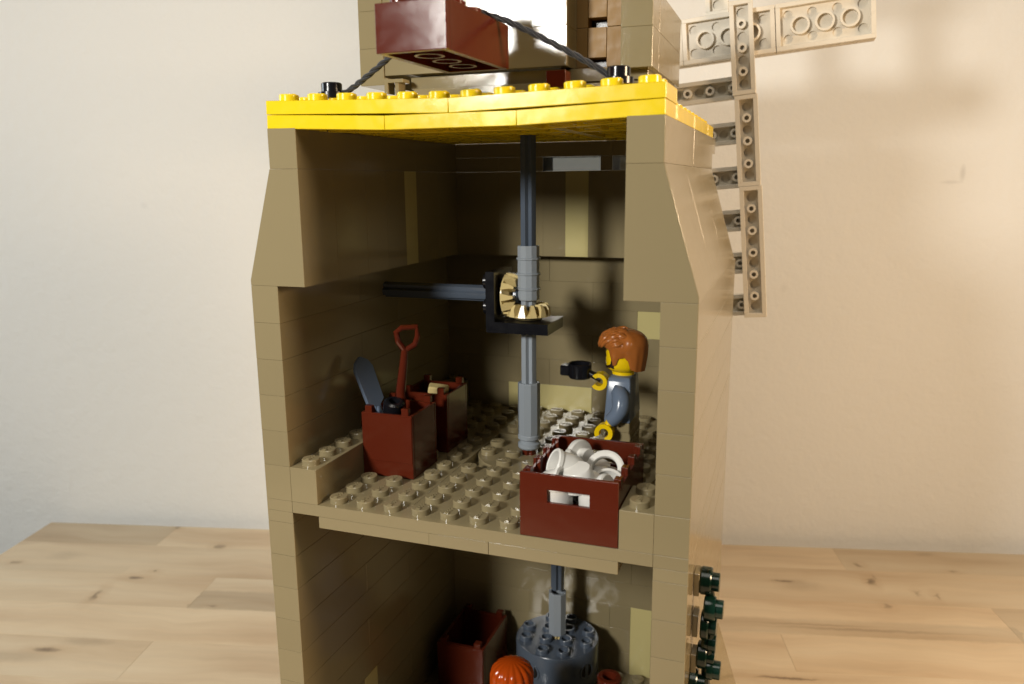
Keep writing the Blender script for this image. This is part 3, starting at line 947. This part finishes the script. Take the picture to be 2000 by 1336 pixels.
BMx = Matrix(((wd.x, th.x, up.x), (wd.y, th.y, up.y), (wd.z, th.z, up.z)))
mb = MB()
poly = [(-.1, -.3), (.12, -.3), (.14, .0), (.40, .18), (.44, 1.45), (.30, 1.72), (0, 1.9), (-.30, 1.72), (-.44, 1.45), (-.40, .18), (-.14, .0)]
mb.prism(poly, -.07, .07)
part('blade', mb, SBL, bl, (-.62, .15, 1.95), BMx.to_euler(), smooth=20)
part('handle', MB().tube([(-.60, .15, 1.9), (-.25, .1, 1.3), (.1, 0, .0)], .12, 12), SBL, bl)
part('socket', MB().lathe([(0, 0), (.35, 0), (.38, .1), (.38, .5), (.3, .56), (.2, .56), (.18, .2), (0, .2)], 24, cap=False), BLK, bl, (.15, -.05, 1.75), (R(10), R(14), 0))
# pale item in the rear box
part('pale_block', MB().box(-.4, .4, -.25, .25, -.2, .25, .06), GTN, None, (2.3, 6.75, 2.25), (R(10), R(8), R(20)), label='small pale block lying in the rear brown box', category='block')

# ------------------------------------------------------------------ minifigures
def build_figure(loc, rz, hair_mat, label, torso_mat, kind):
    t = thing('person', label, 'person', loc, (0, 0, rz), None)
    # local frame: faces +x, y to its left, feet at z=0
    # legs
    for s in (-1, 1):
        mb = MB().box(-.48, .48, s * .5 - .47, s * .5 + .47, 0.0, .38, .03)
        mb.box(-.48, .38, s * .5 - .47, s * .5 + .47, .36, 1.25, .05)
        mb.lathe([(.44, -.46), (.47, -.43), (.47, .43), (.44, .46)], 24, Matrix.Translation((-.03, s * .5, 1.28)) @ Matrix.Rotation(PI / 2, 4, 'X'))
        part('leg', mb, DTAN, t)
    part('hips', MB().box(-.46, .46, -.98, .98, 1.5, 1.86, .03), DTAN, t)
    # torso, tapered
    b, tp = (.48, .98), (.40, .74)
    zs = [(1.87, .47, .97), (1.9, .48, .98), (3.30, .42, .76), (3.42, .39, .70), (3.46, .34, .64)]
    vs = []; fs = []
    def rr(hx, hy, z, r=.07, n=3):
        out = []
        for cx, cy, a0 in ((hx - r, hy - r, 0), (-hx + r, hy - r, 90), (-hx + r, -hy + r, 180), (hx - r, -hy + r, 270)):
            for k in range(n + 1):
                a = R(a0 + 90 * k / n)
                out.append((cx + r * math.cos(a), cy + r * math.sin(a), z))
        return out
    rings = [rr(hx, hy, z) for z, hx, hy in zs]
    n = len(rings[0])
    for r_ in rings: vs += r_
    for i in range(len(rings) - 1):
        for k in range(n):
            l = (k + 1) % n
            fs.append((i * n + k, i * n + l, (i + 1) * n + l, (i + 1) * n + k))
    fs.append(tuple(range(n - 1, -1, -1))); fs.append(tuple(range((len(rings) - 1) * n, len(rings) * n)))
    part('torso', MB().add(vs, fs), torso_mat, t, smooth=35)
    # head
    hd = part('head', MB().lathe([(.0, -.02), (.40, -.02), (.40, .1), (.45, .12), (.58, .22), (.63, .34), (.64, .5), (.64, .86), (.62, 1.0), (.54, 1.1), (.3, 1.14), (0, 1.15)], 40, cap=False), SKN, t, (0, 0, 3.47), smooth=45)
    # printed face patches lie on the curved head surface
    def patch(pts, mat, name, r=.646):
        mb = MB(); vs = []; fs = []
        # pts: strip of (angle deg, z low, z high)
        for a, z0, z1 in pts:
            vs += [(r * math.cos(R(a)), r * math.sin(R(a)), z0), (r * math.cos(R(a)), r * math.sin(R(a)), z1)]
        for i in range(len(pts) - 1):
            fs.append((2 * i, 2 * i + 2, 2 * i + 3, 2 * i + 1))
        mb.add(vs, fs)
        part(name, mb, mat, hd, smooth=60)
    for s in (-1, 1):
        patch([(s * a, z0, z1) for a, z0, z1 in ((14, .66, .70), (18, .63, .77), (24, .63, .77), (28, .66, .71))], INK, 'eye')
        patch([(s * a, z0, z1) for a, z0, z1 in ((10, .84, .86), (20, .88, .93), (32, .86, .90))], INK, 'eyebrow')
        patch([(s * a, z0, z1) for a, z0, z1 in ((56, .30, .44), (60, .28, .72), (68, .26, .8), (73, .5, .8))], INK, 'sideburn')
        patch([(s * a, z0, z1) for a, z0, z1 in ((122, .44, .5), (128, .34, .8), (136, .34, .8))], INK, 'sideburn')
        patch([(s * a, z0, z1) for a, z0, z1 in ((122, .24, .27), (136, .27, .31), (150, .22, .25))], INK, 'beard_edge')
        patch([(s * a, z0, z1) for a, z0, z1 in ((12, .26, .30), (30, .25, .32), (48, .27, .38), (58, .30, .44))], INK, 'beard_edge')
    patch([(a, .40 - .0, .40 + .07 * (1 - (a / 24) ** 2) + .03) for a in range(-24, 25, 6)], WPR, 'teeth')
    # hair
    rnd = random.Random(5)
    if kind == 'messy':
        mb = MB()
        nu, nv = 96, 44
        vs = []; fs = []
        # hairline height by angle from the face: brow, sideburn, notch at the ear, nape
        keys = [(0, 1.0), (30, 1.0), (50, .92), (60, .60), (68, .40), (76, .42), (86, .68), (102, .72), (112, .60), (122, .26), (140, .18), (180, .15)]
        def hl(deg):
            deg = abs((deg + 180) % 360 - 180)
            for (a, za), (b_, zb) in zip(keys, keys[1:]):
                if deg <= b_:
                    k = (deg - a) / (b_ - a); k = k * k * (3 - 2 * k)
                    return za + (zb - za) * k
            return 0
        for j in range(nv + 1):
            for i in range(nu):
                ph = 2 * PI * i / nu
                f = math.cos(ph); zl = hl(math.degrees(ph))
                kk = j / nv
                if kk < .5:
                    k = kk / .5; z = zl + (1.08 - zl) * k; r_ = .70 + .10 * math.sin(k * PI / 2)
                else:
                    k = (kk - .5) / .5; a = k * PI / 2
                    z = 1.08 + .56 * math.sin(a); r_ = .80 * math.cos(a) ** .75 if j < nv else 0
                back = max(0, -f)
                r_ *= 1 + .10 * back
                w = min(1, max(0, (z - .7) / .5))
                lock = math.sin(6 * ph + 5.5 * z + .8 * math.sin(3 * ph)) ; lock2 = math.sin(11 * ph - 7 * z)
                front = max(0, f * .6 + .5)
                r_ *= 1 + (.08 * lock + .04 * lock2) * w * front + .012 * math.sin(17 * ph) * (1 - w)
                # brow quiff
                push = .11 * max(0, f) * max(0, 1 - abs(z - 1.28) / .35)
                z2 = z + .05 * lock * w * front * (1 if z > 1.2 else .3)
                vs.append((r_ * f - .02 + push, r_ * math.sin(ph), z2))
        for j in range(nv):
            for i in range(nu):
                i2 = (i + 1) % nu
                fs.append((j * nu + i, j * nu + i2, (j + 1) * nu + i2, (j + 1) * nu + i))
        o0 = len(vs)
        for j in (0, 1):
            for i in range(nu):
                x, y, z = vs[i]
                vs.append((x * .93, y * .93, z + (.0 if j == 0 else .3)))
        for i in range(nu):
            i2 = (i + 1) % nu
            fs.append((i2, i, o0 + i, o0 + i2)); fs.append((o0 + i2, o0 + i, o0 + nu + i, o0 + nu + i2))
        mb.add(vs, fs)
        # short locks lying on the crown and over the brow
        for k in range(46):
            a = rnd.uniform(-1.75, 1.75); el = rnd.uniform(.15, 1.25)
            n_ = Vector((math.cos(a) * math.cos(el), math.sin(a) * math.cos(el), math.sin(el)))
            p = Vector((n_.x * .80 + .02, n_.y * .78, 1.07 + n_.z * .56))
            tdir = (Vector((.9, .35 * math.sin(a * 2), -.25)) + Vector((rnd.uniform(-.2, .2), rnd.uniform(-.35, .35), 0)))
            tdir = (tdir - n_ * tdir.dot(n_)).normalized() * rnd.uniform(.16, .26)
            p -= n_ * .02
            mb.tube([p - tdir, p - tdir * .4 + n_ * .03, p + tdir * .35 + n_ * .06, p + tdir + n_ * .07], [.02, .10, .085, .012], 8)
    else:
        mb = MB()
        vs = []; fs = []
        nu, nv = 72, 20
        for j in range(nv + 1):
            for i in range(nu):
                ph = 2 * PI * i / nu
                k = j / nv
                if k < .45:
                    z = .1 + .95 * (k / .45); r_ = .78
                else:
                    a = (k - .45) / .55 * PI / 2
                    z = 1.05 + .6 * math.sin(a); r_ = .78 * math.cos(a) ** .9 if j < nv else 0
                rid = 1 + .12 * abs(math.sin(ph * 8 + .5 * z)) - .05 * (1 if k < .97 else 0)
                vs.append((r_ * rid * math.cos(ph) * 1.05, r_ * rid * math.sin(ph), z))
        for j in range(nv):
            for i in range(nu):
                i2 = (i + 1) % nu
                fs.append((j * nu + i, j * nu + i2, (j + 1) * nu + i2, (j + 1) * nu + i))
        mb.add(vs, fs)
    part('hair', mb, hair_mat, t, (0, 0, 3.47), smooth=50)
    return t
def arm(t, sgn, sh_pt, el, wr, hand_dir, open_dir, mat):
    """one continuous sleeve, then a C shaped hand with its wrist peg"""
    S, E, W = Vector(sh_pt), Vector(el), Vector(wr)
    pts = []
    for k in range(9):
        u = k / 8
        pts.append((1 - u) ** 2 * S + 2 * u * (1 - u) * E + u * u * W)
    rad = [.16, .30, .33, .32, .31, .30, .28, .27, .25]
    pts = [S + (S - E).normalized() * .22] + pts
    rad = [.05, .26] + rad[1:]
    part('arm', MB().tube(pts, rad, 20), mat, t, smooth=60)
    hd = Vector(hand_dir).normalized(); od = Vector(open_dir).normalized()
    side = hd.cross(od).normalized(); od = side.cross(hd).normalized()
    M = Matrix((( *hd, 0), (*od, 0), (*side, 0), (0, 0, 0, 1))).transposed()
    M = Matrix(((hd.x, od.x, side.x, 0), (hd.y, od.y, side.y, 0), (hd.z, od.z, side.z, 0), (0, 0, 0, 1)))
    M.translation = W
    mb = MB()
    mb.tube([(-.05, 0, 0), (.22, 0, 0)], .15, 14, M)
    # C grip: opening away from the wrist
    vs = []; fs = []
    n = 18; c0 = .46
    for k in range(n + 1):
        a = R(180 - 142 + 284 * k / n)
        taper = 1 - .12 * abs(k / n * 2 - 1)
        for rr_, h in ((.17, .25 * taper), (.33, .27 * taper)):
            for zz in (-h, h):
                vs.append((c0 + rr_ * math.cos(a), rr_ * math.sin(a), zz))
    for k in range(n):
        o = 4 * k
        fs += [(o, o + 1, o + 5, o + 4), (o + 3, o + 2, o + 6, o + 7), (o + 2, o, o + 4, o + 6), (o + 1, o + 3, o + 7, o + 5)]
    fs += [(0, 2, 3, 1), (4 * n, 4 * n + 1, 4 * n + 3, 4 * n + 2)]
    mb.add(vs, fs, M)
    return part('hand', mb, SKN, t, smooth=40)
FX, FY = 9.62, 7.05
fig = build_figure((FX, FY, 0.0), PI + R(0), HAR, 'small figure with tousled brown hair and blue grey torso holding out a black pan', SBL, 'messy')
# local coords: facing +x; its left (+y local) is towards the viewer
arm(fig, 1, (.0, .86, 3.02), (-.42, 1.28, 2.45), (.18, 1.22, 1.98), (.35, .1, -.75), (1, 0, .5), SBL)
arm(fig, -1, (.0, -.86, 3.02), (.15, -1.15, 2.75), (.62, -.95, 2.85), (1, .0, .05), (0, 0, 1), SBL)
pan = thing('frying_pan', 'black pan held out in the yellow hand of the upper figure', 'pan', (FX - 1.62, FY + .9, 2.92), (0, 0, R(-4)))
part('bowl', MB().lathe([(0, 0), (.40, 0), (.44, .05), (.46, .55), (.43, .58), (.38, .55), (.36, .1), (0, .1)], 32, cap=False), BLK, pan, (-.25, 0, .02))
part('spout', MB().box(-.98, -.6, -.26, .26, .1, .5, .04), BLK, pan)
part('handle', MB().tube([(.1, 0, .24), (.42, 0, .12), (.62, 0, .02)], .14, 12), BLK, pan)

fig2 = build_figure((5.95, 4.9, -12.76), PI * .35, ORG, 'small figure with glossy orange hair at the bottom edge in the lower room', BRN, 'ribbed')
arm(fig2, 1, (.0, .86, 3.02), (-.2, 1.28, 2.45), (.35, 1.15, 1.98), (.5, .1, -.6), (1, 0, .5), BRN)
arm(fig2, -1, (.0, -.86, 3.02), (-.2, -1.28, 2.45), (.35, -1.15, 1.98), (.5, -.1, -.6), (1, 0, .5), BRN)

# ------------------------------------------------------------------ millstone of the lower room
ms = thing('millstone', 'dark blue grey round studded block with a grey axle in the lower room', 'millstone', (6, 11, -12.78), (0, 0, R(8)))
mb = MB()
mb.lathe([(1.7, 0.5), (1.86, .56), (1.9, .62), (1.9, 2.54), (1.86, 2.6), (.3, 2.6)], 72, cap=False)
mb.lathe([(1.5, 0), (1.5, .5), (1.7, .5)], 48, cap=False)
body = part('body', mb, DGR, ms, smooth=35)
for a in (-118, -38, 52, 142):   # round pin holes set in the rim
    M = Matrix.Rotation(R(a), 4, 'Z') @ Matrix.Translation((1.885, 0, 1.75)) @ Matrix.Rotation(PI / 2, 4, 'Y')
    part('pin_hole', MB().lathe([(.40, -.02), (.40, .03), (.33, .035), (.31, .01), (.31, -.0), (0, -.0)], 28, M, cap=False), DGR, ms)
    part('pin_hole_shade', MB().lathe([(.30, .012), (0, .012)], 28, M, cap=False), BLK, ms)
for i in range(4):
    for j in range(4):
        if i in (0, 3) and j in (0, 3): continue
        stud(body, (i - 1.5) * .92, (j - 1.5) * .92, 2.6, DGR, hollow=True)
part('axle', axle_mb(5.0), DGR, ms, (0, 0, 5.0), smooth=20)
part('axle', axle_mb(2.9), DGR, ms, (0, 0, 9.0), smooth=20)
part('coupler', MB().lathe([(.3, 0), (.40, 0), (.42, .04), (.42, 2.02), (.40, 2.06), (.3, 2.06)], 8, cap=False), GRY, ms, (0, 0, 2.78), (0, 0, R(30)), smooth=20)
part('axle', axle_mb(.5, r=.27), GTN, ms, (0, 0, 2.5), smooth=20)
# the small glossy brown pot at the bottom edge
pt = thing('brown_pot', 'small reddish brown hollow round pot right of the millstone, cut by the bottom edge', 'pot', (9.05, 8.3, -12.78))
part('body', MB().lathe([(0, 0), (.5, 0), (.5, 2.55), (.52, 2.6), (.52, 2.9), (.46, 2.95), (.3, 2.95), (.28, 2.9), (.28, 2.5), (0, 2.5)], 28, cap=False), BRN, pt)

# ------------------------------------------------------------------ green vine on the outside of the right wall
vine = thing('climbing_vine', 'dark green climbing plant of round leaves up the right outer wall', 'vine', (13.0, 1.5, -8))
def vloc(x, z): return (x - 13.0, random.uniform(-.1, .25), z + 8)
RY = (0, PI / 2, 0)
def disc(r, t_): return MB().lathe([(r * .9, 0), (r, .04), (r, t_ - .04), (r * .93, t_), (0, t_)], 24).lathe([(.28, t_), (.28, t_ + .2), (.26, t_ + .22), (0, t_ + .22)], 18, cap=False)
part('stem', MB().tube([(.42, .1, 7.0), (.5, .1, 6.2), (.56, .15, 5.4), (.55, .1, 4.6), (.45, .1, 3.6), (.5, .2, 2.2), (.4, .1, .8)], [.08, .12, .13, .13, .13, .12, .1], 8), GRN, vine)
for (x, z, r, t_) in ((13.18, -1.45, .42, .34), (13.34, -2.16, .36, .34), (13.3, -3.42, .26, .2), (13.26, -2.80, .45, .24), (13.18, -3.9, .42, .3), (13.45, -4.3, .32, .22), (12.99, -4.75, .42, .26), (13.3, -5.3, .4, .3), (13.1, -6.3, .42, .3), (13.4, -7.0, .3, .3)):
    part('leaf', disc(r, t_), GRN, vine, vloc(x, z), (0, PI / 2, 0), smooth=35)
for z in (-1.45, -2.8, -4.1):
    part('side_block', MB().box(.01, .18, -.3, .3, -.36, .36, .02), DTAN, vine, (0, .15, z + 8))

# ------------------------------------------------------------------ tidy: tri count report
print('objects', len(bpy.data.objects), 'tris', sum(len(m.polygons) for m in bpy.data.meshes))
